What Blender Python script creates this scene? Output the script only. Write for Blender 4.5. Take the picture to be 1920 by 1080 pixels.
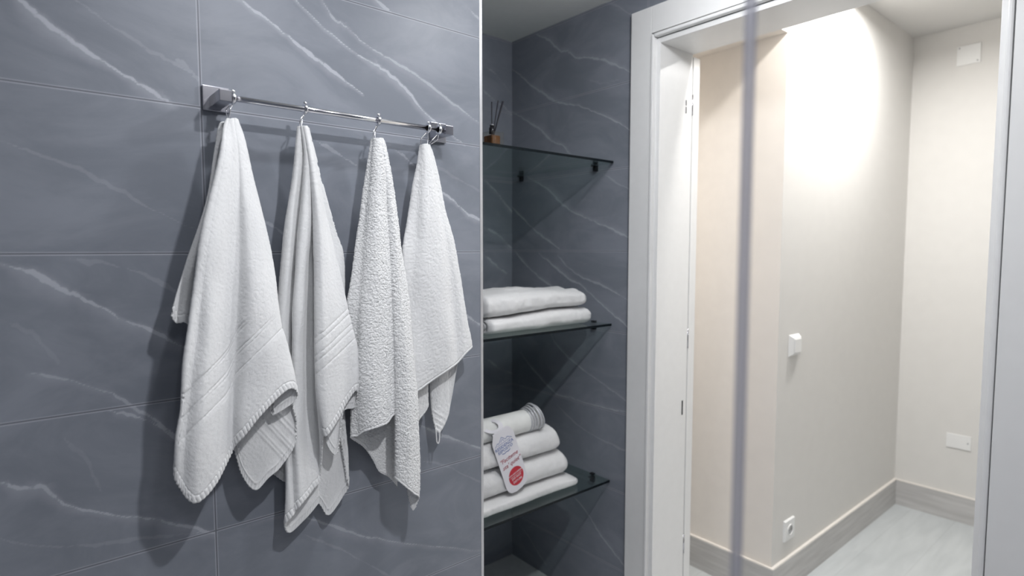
import bpy, bmesh, math, random
import numpy as np
from mathutils import Vector, Matrix
random.seed(7); rng = np.random.default_rng(7)
for o in list(bpy.data.objects): bpy.data.objects.remove(o)
S = bpy.context.scene
COL = S.collection

# ------------------------------------------------------------------ camera
F = 1099.0; TH = math.radians(3.85); A = math.radians(49.9); H = 1.38
fh = np.array([math.cos(A), math.sin(A), 0]); rt = np.array([math.sin(A), -math.cos(A), 0]); uz = np.array([0, 0, 1.0])
fw = fh*math.cos(TH) - uz*math.sin(TH); up = uz*math.cos(TH) + fh*math.sin(TH)
CAM = np.array([0, 0, H])
cd = bpy.data.cameras.new('camera'); cam = bpy.data.objects.new('camera', cd); COL.objects.link(cam)
m = Matrix(((rt[0], up[0], -fw[0], 0), (rt[1], up[1], -fw[1], 0), (rt[2], up[2], -fw[2], H), (0, 0, 0, 1)))
cam.matrix_world = m
cd.sensor_width = 36; cd.lens = 36*F/1920; cd.clip_start = 0.02
cd.dof.use_dof = True; cd.dof.focus_distance = 1.4; cd.dof.aperture_fstop = cd.lens/1000/0.0095
S.camera = cam
# ------------------------------------------------------------------ world and exposure
w = bpy.data.worlds.new('world'); S.world = w; w.use_nodes = True
w.node_tree.nodes['Background'].inputs[0].default_value = (0.75, 0.82, 1, 1)
w.node_tree.nodes['Background'].inputs[1].default_value = 0.05
S.view_settings.view_transform = 'Standard'; S.view_settings.look = 'None'
S.view_settings.exposure = 0.0; S.view_settings.gamma = 1; S.view_settings.use_curve_mapping = False
# ------------------------------------------------------------------ lamps (x, y, z, watts, radius, colour, spread deg)
LAMPS = [
    ('bath', 1.18, 0.76, 2.19, 9.5, .04, (0.96, 0.97, 1.0), 170),
    ('bath', 0.64, 0.30, 2.256, 13, .035, (0.97, 0.975, 1.0), 170),
    ('bath', 0.38, 0.85, 2.256, 3.0, .030, (0.95, 0.965, 1.0), 170),
    ('bath', 0.10, -0.60, 2.256, 3.5, .035, (0.95, 0.965, 1.0), 170),  # general fill added behind the camera to light the walls from the front
    ('hall', 2.66, 0.77, 2.461, 18, .045, (1.0, 0.985, 0.965), 170),
    ('hall recess', 2.03, 2.20, 2.168, 12, .045, (1.0, 0.94, 0.86), 170),  # unseen warm fill added to brighten the recess wall
    ('hall', 1.93, 0.70, 2.461, 7, .045, (1.0, 0.97, 0.93), 170),
]
for i, (k, x, y, z, p, r, c, sp) in enumerate(LAMPS):
    if z == 2.19: l = bpy.data.lights.new('downlight_glow', 'POINT'); l.shadow_soft_size = r; l.energy = p; l.color = c
    else: l = bpy.data.lights.new('downlight_glow', 'AREA'); l.shape = 'DISK'; l.size = 2*r; l.energy = p; l.color = c; l.spread = math.radians(sp)
    o = bpy.data.objects.new('downlight_glow', l); COL.objects.link(o); o.location = (x, y, z - .012)

# ------------------------------------------------------------------ helpers
def ray(x, y): return fw*F + rt*(x-960) + up*(540-y)
def onY(x, y, Y):
    d = ray(x, y); return CAM + d*(Y/d[1])
def onX(x, y, X):
    d = ray(x, y); return CAM + d*(X/d[0])
def V(p): return Vector([float(a) for a in p])

def link(name, me, mat=None, parent=None, smooth=False):
    me.name = name
    o = bpy.data.objects.new(name, me); COL.objects.link(o)
    if mat: me.materials.append(mat)
    if parent:
        o.parent = parent; o.location = -parent.location
    if smooth: me.polygons.foreach_set('use_smooth', [True]*len(me.polygons))
    return o
def build(name, bm, mat=None, parent=None, smooth=False):
    me = bpy.data.meshes.new(name); bm.to_mesh(me); bm.free()
    return link(name, me, mat, parent, smooth)
def np_mesh(name, verts, faces):
    me = bpy.data.meshes.new(name)
    n = len(verts); k = len(faces)
    me.vertices.add(n); me.vertices.foreach_set('co', np.asarray(verts, dtype=np.float32).ravel())
    me.loops.add(k*4); me.loops.foreach_set('vertex_index', np.asarray(faces, dtype=np.int32).ravel())
    me.polygons.add(k); me.polygons.foreach_set('loop_start', np.arange(0, 4*k, 4, dtype=np.int32))
    me.update(calc_edges=True); me.validate()
    return me
def grid_faces(nv, nu, closed=False):
    v, u = np.meshgrid(np.arange(nv-1), np.arange(nu if closed else nu-1), indexing='ij')
    u2 = (u+1) % nu
    return np.stack([v*nu+u, v*nu+u2, (v+1)*nu+u2, (v+1)*nu+u], -1).reshape(-1, 4)
def empty(name, loc, label, cat, group=None):
    o = bpy.data.objects.new(name, None); COL.objects.link(o); o.location = V(loc); o.empty_display_size = .05
    tag(o, label, cat, group); return o
def tag(o, label, cat, group=None):
    o['label'] = label; o['category'] = cat
    if group: o['group'] = group
def struct(o): o['kind'] = 'structure'; return o
def add_box(bm, a, b, bev=0):
    a = V(a); b = V(b)
    r = bmesh.ops.create_cube(bm, size=1)['verts']
    bmesh.ops.scale(bm, vec=[abs(b[i]-a[i]) for i in range(3)], verts=r)
    bmesh.ops.translate(bm, vec=(a+b)/2, verts=r)
    if bev:
        es = {e for v_ in r for e in v_.link_edges}
        bmesh.ops.bevel(bm, geom=list(es), offset=bev, segments=2, affect='EDGES', profile=.6)
def box(name, a, b, mat, parent=None, bev=0):
    bm = bmesh.new(); add_box(bm, a, b, bev); return build(name, bm, mat, parent)
def add_tube(bm, pts, r, seg=10, cap=True, rad=None):
    pts = [V(p) for p in pts]; rings = []
    t0 = (pts[1]-pts[0]).normalized()
    n = t0.orthogonal().normalized()
    for i, p in enumerate(pts):
        t = (pts[min(i+1, len(pts)-1)] - pts[max(i-1, 0)]).normalized()
        n = (n - t*n.dot(t)).normalized(); b = t.cross(n)
        rr = rad[i] if rad else r
        rings.append([bm.verts.new(p + (n*math.cos(2*math.pi*k/seg) + b*math.sin(2*math.pi*k/seg))*rr) for k in range(seg)])
    for a, b in zip(rings, rings[1:]):
        for k in range(seg): bm.faces.new((a[k], a[(k+1) % seg], b[(k+1) % seg], b[k]))
    if cap: bm.faces.new(rings[0][::-1]); bm.faces.new(rings[-1])
def tube(name, pts, r, mat, parent=None, seg=12, rad=None):
    bm = bmesh.new(); add_tube(bm, pts, r, seg, rad=rad); return build(name, bm, mat, parent, True)
def cr(P, n):
    """Catmull-Rom through rows of P, n samples, parameter by index"""
    P = np.asarray(P, float); k = len(P)
    t = np.linspace(0, k-1, n); i = np.minimum(t.astype(int), k-2); f = (t-i).reshape((-1,)+(1,)*(P.ndim-1))
    Q = np.concatenate([[2*P[0]-P[1]], P, [2*P[-1]-P[-2]]])
    p0, p1, p2, p3 = Q[i], Q[i+1], Q[i+2], Q[i+3]
    return .5*((2*p1) + (-p0+p2)*f + (2*p0-5*p1+4*p2-p3)*f**2 + (-p0+3*p1-3*p2+p3)*f**3)
def torus(name, c, axis, R, r, mat, parent=None, sc=1.0, seg=36):
    ax = V(axis).normalized(); a = ax.orthogonal().normalized(); b = ax.cross(a); c = V(c)
    bm = bmesh.new(); rings = []
    for i in range(seg):
        t = 2*math.pi*i/seg; d = a*math.cos(t) + b*math.sin(t)
        rings.append([bm.verts.new(c + d*(R + r*math.cos(2*math.pi*k/10)) + ax*(r*sc*math.sin(2*math.pi*k/10))) for k in range(10)])
    for i in range(seg):
        A_, B_ = rings[i], rings[(i+1) % seg]
        for k in range(10): bm.faces.new((A_[k], A_[(k+1) % 10], B_[(k+1) % 10], B_[k]))
    return build(name, bm, mat, parent, True)

# ------------------------------------------------------------------ materials
class NT:
    def __init__(s, name):
        s.m = bpy.data.materials.new(name); s.m.use_nodes = True; s.t = s.m.node_tree; s.b = s.t.nodes['Principled BSDF']
    def n(s, typ, ins=None, **kw):
        nd = s.t.nodes.new(typ)
        for k, v in kw.items(): setattr(nd, k, v)
        for k, v in (ins or {}).items():
            if isinstance(v, bpy.types.NodeSocket): s.t.links.new(v, nd.inputs[k])
            else: nd.inputs[k].default_value = v
        return nd
    def math(s, op, a, b=None, c=None, clamp=False):
        ins = {0: a}
        if b is not None: ins[1] = b
        if c is not None: ins[2] = c
        nd = s.n('ShaderNodeMath', ins, operation=op); nd.use_clamp = clamp; return nd.outputs[0]
    def rng(s, v, a, b, c=0., d=1.):
        nd = s.n('ShaderNodeMapRange', {0: v, 1: a, 2: b, 3: c, 4: d}, interpolation_type='SMOOTHSTEP'); return nd.outputs[0]
    def mix(s, f, a, b):
        nd = s.n('ShaderNodeMix', data_type='RGBA')
        for k, v in ((0, f), (6, a), (7, b)):
            if isinstance(v, bpy.types.NodeSocket): s.t.links.new(v, nd.inputs[k])
            else: nd.inputs[k].default_value = v
        return nd.outputs[2]
    def set(s, name, v):
        if isinstance(v, bpy.types.NodeSocket): s.t.links.new(v, s.b.inputs[name])
        else: s.b.inputs[name].default_value = v
def rgb(r, g, b): return (r, g, b, 1)
def plain(name, col, rough=.5, metal=0, noise=.03, scale=30, bump=0, spec=.5):
    k = NT(name)
    g = k.n('ShaderNodeNewGeometry')
    nz = k.n('ShaderNodeTexNoise', {'Vector': g.outputs['Position'], 'Scale': scale, 'Detail': 3.})
    f = k.rng(nz.outputs[0], .3, .7)
    k.set('Base Color', k.mix(f, rgb(*[c*(1-noise) for c in col]), rgb(*[min(1, c*(1+noise)) for c in col])))
    k.set('Roughness', rough); k.set('Metallic', metal); k.set('Specular IOR Level', spec)
    if bump:
        bp = k.n('ShaderNodeBump', {'Height': nz.outputs[0], 'Strength': bump, 'Distance': .002}); k.set('Normal', bp.outputs[0])
    return k.m

def tile_material():
    k = NT('grey_marble_tile')
    g = k.n('ShaderNodeNewGeometry'); pos = g.outputs['Position']
    sp = k.n('ShaderNodeSeparateXYZ', {0: pos}); x, y, z = sp.outputs
    nsep = k.n('ShaderNodeSeparateXYZ', {0: g.outputs['True Normal']})
    facex = k.math('GREATER_THAN', k.math('ABSOLUTE', nsep.outputs[0]), .5)
    # distance along the wall to the vertical joint
    ux = k.math('SUBTRACT', x, .297); uy = k.math('SUBTRACT', y, 1.254)
    u = k.math('ADD', k.math('MULTIPLY', ux, k.math('SUBTRACT', 1., facex)), k.math('MULTIPLY', uy, facex))
    def joint(v, per):
        f = k.math('FRACT', k.math('ADD', k.math('DIVIDE', v, per), .5))
        return k.math('MULTIPLY', k.math('ABSOLUTE', k.math('SUBTRACT', f, .5)), per)
    dz = joint(k.math('SUBTRACT', z, 1.3705), .2945); du = joint(u, 1.2)
    d = k.math('MINIMUM', dz, du)
    grout = k.rng(d, .0009, .0019, 1., 0.)
    lip = k.math('SUBTRACT', k.rng(d, .0026, .0040, 1., 0.), grout, clamp=True)
    # cloudy body
    wp = k.n('ShaderNodeMapping', {'Vector': pos, 'Rotation': (0.5, .65, .3), 'Scale': (1.6, 1.6, 3.2)})
    n1 = k.n('ShaderNodeTexNoise', {'Vector': wp.outputs[0], 'Scale': 2.2, 'Detail': 7., 'Roughness': .62, 'Distortion': .9})
    n2 = k.n('ShaderNodeTexNoise', {'Vector': pos, 'Scale': 38., 'Detail': 7., 'Roughness': .7})
    n3 = k.n('ShaderNodeTexNoise', {'Vector': pos, 'Scale': 9., 'Detail': 5., 'Roughness': .7})
    body = k.mix(k.rng(n1.outputs[0], .35, .7), rgb(.200, .218, .254), rgb(.254, .273, .314))
    # traced veins: attribute 'vein' is 1 on the vein line and falls to 0 at its side
    at = k.n('ShaderNodeAttribute', attribute_name='vein')
    vs = k.n('ShaderNodeSeparateColor', {0: at.outputs['Color']})
    jag = k.math('MULTIPLY', k.math('SUBTRACT', n2.outputs[0], .5), 1.0)
    jag2 = k.math('MULTIPLY', k.math('SUBTRACT', n3.outputs[0], .5), .5)
    t = k.math('ADD', vs.outputs[0], k.math('ADD', jag, jag2))
    sharp = k.math('MULTIPLY', k.rng(t, .58, .84), k.rng(vs.outputs[0], .3, .6))
    soft = k.math('MULTIPLY', k.rng(k.math('ADD', vs.outputs[1], jag2), .25, 1.), .34)
    vf = k.math('MAXIMUM', k.math('MULTIPLY', sharp, vs.outputs[2]), soft)
    col = k.mix(vf, body, rgb(.48, .495, .55))
    col = k.mix(k.math('MULTIPLY', grout, .75), col, rgb(.14, .147, .17))
    col = k.mix(k.math('MULTIPLY', lip, .5), col, rgb(.48, .49, .55))
    k.set('Base Color', col)
    k.set('Roughness', k.math('ADD', k.math('MULTIPLY', n2.outputs[0], .1), .36)); k.set('Specular IOR Level', .28)
    bp = k.n('ShaderNodeBump', {'Height': k.math('SUBTRACT', k.math('MULTIPLY', n3.outputs[0], .05), grout), 'Strength': .35, 'Distance': .0015})
    k.set('Normal', bp.outputs[0])
    return k.m
TILE = tile_material()

def wood(name, c1, c2, rough=.45):
    k = NT(name)
    g = k.n('ShaderNodeNewGeometry'); mp = k.n('ShaderNodeMapping', {'Vector': g.outputs['Position'], 'Scale': (1.5, 9, 9)})
    nz = k.n('ShaderNodeTexNoise', {'Vector': mp.outputs[0], 'Scale': 2., 'Detail': 8., 'Roughness': .6, 'Distortion': .4})
    sp = k.n('ShaderNodeSeparateXYZ', {0: g.outputs['Position']})
    f = k.math('ABSOLUTE', k.math('SUBTRACT', k.math('FRACT', k.math('DIVIDE', sp.outputs[1], .19)), .5))
    ln = k.rng(f, .488, .498)
    c = k.mix(k.rng(nz.outputs[0], .25, .75), rgb(*c1), rgb(*c2))
    k.set('Base Color', k.mix(k.math('MULTIPLY', ln, .25), c, rgb(*[a*.5 for a in c1])))
    k.set('Roughness', rough)
    return k.m
def skirting():
    k = NT('grey_oak_skirting')
    g = k.n('ShaderNodeNewGeometry'); mp = k.n('ShaderNodeMapping', {'Vector': g.outputs['Position'], 'Scale': (2, 2, 30)})
    nz = k.n('ShaderNodeTexNoise', {'Vector': mp.outputs[0], 'Scale': 2., 'Detail': 8., 'Roughness': .6})
    k.set('Base Color', k.mix(k.rng(nz.outputs[0], .25, .75), rgb(.47, .46, .45), rgb(.62, .61, .60))); k.set('Roughness', .5)
    return k.m

def terry(name, scale, strength, col=(.80, .805, .81)):
    k = NT(name)
    tc = k.n('ShaderNodeTexCoord')
    n1 = k.n('ShaderNodeTexNoise', {'Vector': tc.outputs['Object'], 'Scale': scale, 'Detail': 3., 'Roughness': .6})
    vo = k.n('ShaderNodeTexVoronoi', {'Vector': tc.outputs['Object'], 'Scale': scale*.8})
    h = k.math('SUBTRACT', n1.outputs[0], k.math('MULTIPLY', vo.outputs[0], .5))
    bp = k.n('ShaderNodeBump', {'Height': h, 'Strength': strength, 'Distance': .0025})
    k.set('Normal', bp.outputs[0])
    k.set('Base Color', k.mix(k.rng(n1.outputs[0], .3, .7), rgb(*[c*.94 for c in col]), rgb(*col)))
    k.set('Roughness', .95); k.set('Specular IOR Level', .15)
    k.set('Sheen Weight', .25); k.set('Sheen Roughness', .5)
    return k.m
TERRY = terry('white_terry', 560, .2); FLUFFY = terry('white_fluffy_terry', 330, .6, (.82, .825, .83))
STACKT = terry('white_folded_terry', 420, .3, (.83, .83, .83))

def glass(name, tint, fres=1.0):
    k = NT(name); t = k.t
    tr = k.n('ShaderNodeBsdfTransparent', {0: rgb(*tint)}); gl = k.n('ShaderNodeBsdfGlossy', {'Color': rgb(1, 1, 1), 'Roughness': .01})
    g = k.n('ShaderNodeNewGeometry'); dt = k.n('ShaderNodeVectorMath', {0: g.outputs['Incoming'], 1: g.outputs['Normal']}, operation='DOT_PRODUCT')
    c = k.math('SUBTRACT', 1., k.math('ABSOLUTE', dt.outputs['Value']))
    fr = k.math('ADD', .04, k.math('MULTIPLY', k.math('POWER', c, 5.), .96))
    mx = k.n('ShaderNodeMixShader', {0: k.math('MULTIPLY', fr, fres), 1: tr.outputs[0], 2: gl.outputs[0]})
    t.links.new(mx.outputs[0], t.nodes['Material Output'].inputs[0]); return k.m
GLASS = glass('shelf_glass', (.80, .86, .84)); SCREEN = glass('screen_glass', (.99, .99, .99), .9)
GEDGE = plain('shelf_glass_edge', (.006, .010, .013), .3, spec=.15)
CHROME = plain('chrome', (.88, .88, .91), .14, 1, .01)
SATIN = plain('brushed_chrome', (.46, .46, .50), .2, 1, .02)
DARKM = plain('dark_chrome', (.03, .03, .035), .15, .6)
TRIMM = plain('aluminium_edge', (.66, .66, .68), .35, .6, .02)
WHITE = plain('white_lacquer', (.80, .80, .795), .35, 0, .01)
CREAM = plain('cream_paint', (.75, .735, .71), .85, 0, .012, 20, .05)
WARM = plain('warm_cream_paint', (.88, .83, .775), .85, 0, .012, 20, .05)
CEILM = plain('ceiling_paint', (.86, .86, .83), .9, 0, .01)
HCEIL = plain('hall_ceiling_paint', (.74, .73, .71), .9, 0, .01)
PLAST = plain('white_plastic', (.86, .86, .85), .35, 0, .01)
FLOORH = wood('pale_grey_wood_floor', (.52, .55, .56), (.62, .65, .66))
SKIRT = skirting()
SKLIT = plain('skirting_lit_top', (.84, .80, .75), .6)  # pale colour paints the light caught by the skirting's top edge
BLACK = plain('black_reed', (.012, .012, .02), .6)
SEAL = glass('grey_seal', (.80, .80, .84), .5)
def _seal():
    k = NT('translucent_seal'); t = k.t
    df_ = k.n('ShaderNodeBsdfDiffuse', {0: rgb(.62, .62, .67)}); tl = k.n('ShaderNodeBsdfTranslucent', {0: rgb(.62, .62, .67)}); tr = k.n('ShaderNodeBsdfTransparent', {0: rgb(.9, .9, .93)})
    a = k.n('ShaderNodeMixShader', {0: .5, 1: df_.outputs[0], 2: tl.outputs[0]}); b = k.n('ShaderNodeMixShader', {0: .38, 1: a.outputs[0], 2: tr.outputs[0]})
    t.links.new(b.outputs[0], t.nodes['Material Output'].inputs[0]); return k.m
SEAL = _seal()

# ------------------------------------------------------------------ tiled walls with traced veins
def vein_wall(name, P0, U, Wv, lu, lw, veins, step=.0035):
    """plane patch P0 + a*U + b*Wv; veins = lists of 3-D points in the plane, width, soft width, strength"""
    nu = int(lu/step)+1; nw = int(lw/step)+1
    a = np.linspace(0, lu, nu); b = np.linspace(0, lw, nw)
    B, A_ = np.meshgrid(b, a, indexing='ij')
    P = P0 + A_[..., None]*U + B[..., None]*Wv
    core = np.zeros(A_.shape); soft = np.zeros(A_.shape); amp = np.zeros(A_.shape)
    for pts, wd, sw, st in veins:
        q = np.array([[(p-P0)@U, (p-P0)@Wv] for p in pts])
        ts = np.linspace(0, 1, len(q))
        seg_ = np.linspace(0, len(q)-1, (len(q)-1)*6+1); i_ = np.minimum(seg_.astype(int), len(q)-2); f_ = (seg_-i_)[:, None]
        fine = .55*(q[i_]*(1-f_)+q[i_+1]*f_) + .45*cr(q, len(seg_)); fine[1:-1] += rng.normal(0, .0013, fine[1:-1].shape)
        if wd < .0085: wd = .012; st = st*.6
        nseg = len(fine)-1
        for i in range(nseg):
            p, r = fine[i], fine[i+1]
            tw = i/nseg
            taper = min(1, .35 + 4*tw, .35 + 4*(1-tw))*(0.8 + .35*math.sin(9*tw + len(pts)*1.7))
            wv_ = wd*max(.35, taper); s_ = sw*max(.4, taper)
            m0 = (np.minimum(p, r)-max(s_, wv_)*1.05); m1 = (np.maximum(p, r)+max(s_, wv_)*1.05)
            i0, i1 = np.searchsorted(a, [m0[0], m1[0]]); j0, j1 = np.searchsorted(b, [m0[1], m1[1]])
            if i0 >= i1 or j0 >= j1: continue
            X = A_[j0:j1, i0:i1]; Y = B[j0:j1, i0:i1]
            d = r-p; L = d@d + 1e-12
            t = np.clip(((X-p[0])*d[0] + (Y-p[1])*d[1])/L, 0, 1)
            dx = X-p[0]-t*d[0]; dy = Y-p[1]-t*d[1]; ds = np.sqrt(dx*dx+dy*dy)
            side = np.where((dx*d[1]-dy*d[0]) > 0, 1.0, .35)        # the haze lies mostly on one side of the vein
            core[j0:j1, i0:i1] = np.maximum(core[j0:j1, i0:i1], 1-ds/wv_)
            soft[j0:j1, i0:i1] = np.maximum(soft[j0:j1, i0:i1], (1-ds/(s_*side+1e-6))*min(1, st+.15))
            amp[j0:j1, i0:i1] = np.maximum(amp[j0:j1, i0:i1], np.where(ds < wv_, st, 0))
    me = np_mesh(name, P.reshape(-1, 3), grid_faces(nw, nu))
    at = me.color_attributes.new('vein', 'FLOAT_COLOR', 'POINT')
    c = np.stack([np.clip(core, 0, 1), np.clip(soft, 0, 1), amp, np.ones_like(amp)], -1).astype(np.float32)
    at.data.foreach_set('color', c.ravel())
    return me
def vy(Y, *lst): return [([onY(x, y, Y) for x, y in pts], w_, s_, st) for pts, w_, s_, st in lst]
def vx(X, *lst): return [([onX(x, y, X) for x, y in pts], w_, s_, st) for pts, w_, s_, st in lst]
W1 = 1.33; W2 = 1.654; E1 = 1.0015; NB = 1.964; CZ = 2.26
v1 = vy(W1,
    ([(20, -20), (60, 20), (120, 65), (185, 110), (240, 145), (290, 175), (322, 195)], .016, .045, .85),
    ([(130, -10), (190, 35), (250, 75), (310, 110), (365, 140)], .008, .07, .3),
    ([(430, -15), (500, 35), (560, 85), (620, 130), (680, 176)], .014, .03, .8),
    ([(545, -10), (600, 45), (660, 95), (690, 115), (720, 130), (760, 165), (800, 215), (845, 250), (872, 272)], .012, .03, .8),
    ([(598, -10), (625, 35), (650, 50), (680, 80), (720, 105), (780, 140), (850, 195), (902, 232)], .011, .04, .55),
    ([(0, 265), (60, 285), (150, 318), (220, 355), (300, 400), (372, 432)], .007, .05, .3),
    ([(330, 110), (350, 125), (372, 150)], .006, .04, .4),
    ([(590, 262), (630, 285), (668, 310)], .006, .012, .6),
    ([(740, 280), (758, 293), (776, 310)], .012, .03, .4),
    ([(822, 355), (850, 375), (875, 400), (904, 412)], .012, .025, .8),
    ([(800, 300), (850, 330), (904, 362)], .006, .06, .2),
    ([(490, 410), (510, 422), (534, 438)], .005, .01, .6),
    ([(-5, 493), (60, 510), (120, 545), (170, 565), (230, 600), (290, 622), (348, 652)], .016, .06, .7),
    ([(130, 485), (200, 495), (270, 515), (340, 550)], .006, .05, .3),
    ([(60, 700), (140, 715), (220, 745), (280, 780), (335, 820)], .012, .05, .5),
    ([(205, 770), (255, 782), (300, 800), (340, 828)], .01, .02, .6),
    ([(0, 905), (40, 915), (80, 915), (130, 950), (210, 965), (300, 975), (402, 1000)], .013, .04, .7),
    ([(120, 820), (160, 860), (190, 920)], .006, .05, .2),
    ([(0, 1010), (80, 1025), (180, 1020), (300, 1005), (400, 998)], .006, .05, .3),
    ([(465, 985), (540, 965), (620, 985), (680, 1005), (760, 1020), (904, 1032)], .010, .05, .5),
    ([(560, 1000), (640, 1030), (720, 1075), (800, 1110)], .006, .05, .3),
    ([(780, 795), (840, 820), (904, 842)], .012, .035, .6),
    ([(870, 585), (885, 600), (904, 610)], .012, .03, .6),
    ([(780, 862), (840, 875), (904, 905)], .006, .06, .3),
    ([(880, 15), (904, 42)], .01, .03, .4),
    ([(690, -10), (735, 24)], .012, .03, .6),
    ([(0, 600), (60, 625), (110, 680)], .005, .06, .2))
LV = -.05
def add_wall(name, me): return struct(link(name, me, TILE))
add_wall('wall_towel_side', vein_wall('w', np.array([LV, W1, .35]), np.array([1., 0, 0]), np.array([0, 0, 1.]), E1-LV, CZ-.35, v1))
# the rest of that wall (beyond the picture) and the block behind it that closes the niche's left side
bm = bmesh.new()
add_box(bm, (-1.3, W1+.0004, 0), (E1-.0005, NB+.1, CZ)); struct(build('wall_towel_side_core', bm, TILE))
v2 = vx(W2,
    ([(1005, 64), (1030, 75), (1050, 95), (1065, 96), (1080, 108), (1110, 108), (1140, 115), (1185, 137)], .013, .05, .55),
    ([(959, 130), (975, 140), (995, 160), (1015, 172), (1040, 190), (1060, 195), (1085, 198), (1120, 212), (1150, 225), (1185, 245)], .012, .03, .55),
    ([(960, 210), (985, 225), (1015, 245), (1035, 265), (1055, 272), (1068, 288)], .014, .05, .6),
    ([(1100, 150), (1130, 156), (1160, 150)], .006, .06, .2),
    ([(990, 333), (1029, 356), (1052, 380), (1075, 398), (1108, 412), (1149, 430), (1182, 447)], .012, .05, .6),
    ([(958, 387), (983, 412), (1006, 435), (1049, 467)], .010, .02, .6),
    ([(965, 470), (989, 500), (1013, 522), (1037, 538)], .013, .03, .6),
    ([(1010, 475), (1040, 500), (1068, 524), (1088, 534), (1117, 560), (1141, 582), (1182, 618)], .012, .03, .65),
    ([(1045, 478), (1064, 500), (1088, 519), (1131, 536), (1182, 565)], .011, .03, .5),
    ([(1030, 620), (1040, 642), (1061, 666), (1093, 693), (1129, 719), (1182, 758)], .010, .03, .55),
    ([(975, 660), (996, 688), (1042, 738), (1068, 745), (1100, 755), (1140, 766), (1182, 775)], .010, .03, .5),
    ([(1044, 758), (1080, 795), (1130, 825), (1182, 850)], .008, .04, .4),
    ([(1075, 930), (1100, 960), (1122, 997), (1150, 1035), (1182, 1075)], .010, .03, .5),
    ([(975, 985), (990, 1005), (1005, 1030), (1025, 1060)], .008, .03, .4),
    ([(1130, 325), (1160, 345), (1184, 356)], .010, .05, .3),
    ([(1120, 0), (1160, 12), (1200, 40)], .008, .06, .3))
yR = .23
add_wall('wall_door_side', vein_wall('w', np.array([W2, 1.21, 0]), np.array([0, 1., 0]), np.array([0, 0, 1.]), NB-1.21, CZ, v2))
v3 = vy(NB,
    ([(900, 165), (920, 182), (945, 200), (962, 218)], .014, .05, .4),
    ([(905, 120), (930, 140), (958, 175)], .010, .06, .3),
    ([(905, 335), (930, 358), (950, 385), (961, 398)], .014, .04, .6),
    ([(905, 425), (935, 440), (961, 468)], .014, .05, .6),
    ([(905, 475), (930, 498), (950, 512)], .012, .03, .6),
    ([(905, 665), (935, 690), (960, 700)], .012, .03, .4))
add_wall('wall_niche_back', vein_wall('w', np.array([E1-.1, NB, 0]), np.array([1., 0, 0]), np.array([0, 0, 1.]), W2-E1+.1, CZ, v3, .006))
# aluminium corner profile at the end of the towel wall
bm = bmesh.new(); add_box(bm, (E1, W1-.0015, 0), (E1+.0095, W1+.010, CZ-.001), .0015)
struct(build('trim_1', bm, TRIMM))
# structural body of the door wall
HX = 1.835
bm = bmesh.new()
add_box(bm, (W2+.0005, 1.2305, 0), (HX, NB+.1, 2.465)); add_box(bm, (W2+.0005, .286, 2.0905), (HX, 1.2305, 2.465)); add_box(bm, (W2+.0005, -1.4, 0), (HX, .286, 2.465))
struct(build('wall_door_side_core', bm, HCEIL))
bm = bmesh.new(); add_box(bm, (W2-.001, -1.3, 0), (W2+.0002, .29, CZ)); add_box(bm, (W2-.0002, .29, 2.10), (W2+.0002, 1.2115, CZ)); struct(build('wall_door_side_tiles', bm, TILE))
struct(box('wall_niche_core', (E1, NB+.0005, 0), (W2, NB+.1, 2.4), HCEIL))
struct(box('wall_shower_side', (-1.3, -1.3, 0), (-1.2, W1, CZ), TILE))
struct(box('wall_mirror_side', (-1.3, -1.4, 0), (W2, -1.3, CZ), TILE))
struct(box('ceiling', (-1.3, -1.4, CZ), (W2, NB+.1, CZ+.05), CEILM))
struct(box('floor', (-1.3, -1.4, -.05), (HX, NB+.1, 0), plain('bath_floor_tile', (.62, .62, .63), .4)))

# ------------------------------------------------------------------ door frame, leaf
JY = 1.200; RY = .316; CX = W2-.018; HZ = 2.057
fr = empty('door_1', (W2, (JY+RY)/2, 0), 'white lacquered door frame with beaded casing beside the glass shelves, opening onto the hall', 'door frame')
fr['kind'] = 'structure'
def casing(y0, y1, bead_y, sgn):
    bm = bmesh.new(); add_box(bm, (CX, y0, 0), (W2+.004, y1, 2.178), .002); build('casing', bm, WHITE, fr)
casing(1.2265, 1.3105, 0, 0); casing(.205, .29, 0, 0)
bm = bmesh.new(); add_box(bm, (CX, .2905, 2.0905), (W2+.004, 1.226, 2.178), .002); build('casing', bm, WHITE, fr)
# small rounded bead between casing and lining
def bead(name, a, b):
    bm = bmesh.new(); add_box(bm, a, b, .004); build(name, bm, WHITE, fr)
bead('bead', (CX-.004, 1.2145, 0), (W2+.006, 1.2262, 2.085)); bead('bead', (CX-.004, .2912, 0), (W2+.006, .303, 2.085))
bead('bead', (CX-.004, .3035, 2.0755), (W2+.006, 1.214, 2.0868))
box('lining', (W2-.004, JY, 0), (HX+.004, 1.230, 2.0735), WHITE, fr, .0015)
box('lining', (W2-.004, .287, 0), (HX+.004, RY, 2.0735), WHITE, fr, .0015)
box('lining', (W2-.004, RY, HZ), (HX+.004, JY, 2.0735), WHITE, fr, .0015)
for z0, z1 in ((1.85, 1.872), (1.877, 1.895)): box('hinge_plate', (1.800, JY-.0012, z0), (1.806, JY+.001, z1), SATIN, fr)
box('hinge_plate', (1.812, JY-.0015, .78), (1.8175, JY+.001, .832), DARKM, fr)
dl = empty('door_leaf', (1.866, JY, 0), 'white door leaf swung fully open against the hall side of the wall', 'door')
box('panel', (1.848, JY+.002, .01), (1.888, 1.99, 2.052), WHITE, dl, .002)
for z0 in (.25, 1.02, 1.85):
    tube('hinge', [(1.846, JY+.004, z0), (1.846, JY+.004, z0+.07)], .004, SATIN, dl)
bm = bmesh.new(); add_tube(bm, [(1.888, 1.92, 1.0), (1.93, 1.92, 1.0), (1.935, 1.91, 1.0), (1.935, 1.80, 1.0)], .009); build('handle', bm, SATIN, dl, True)

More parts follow.
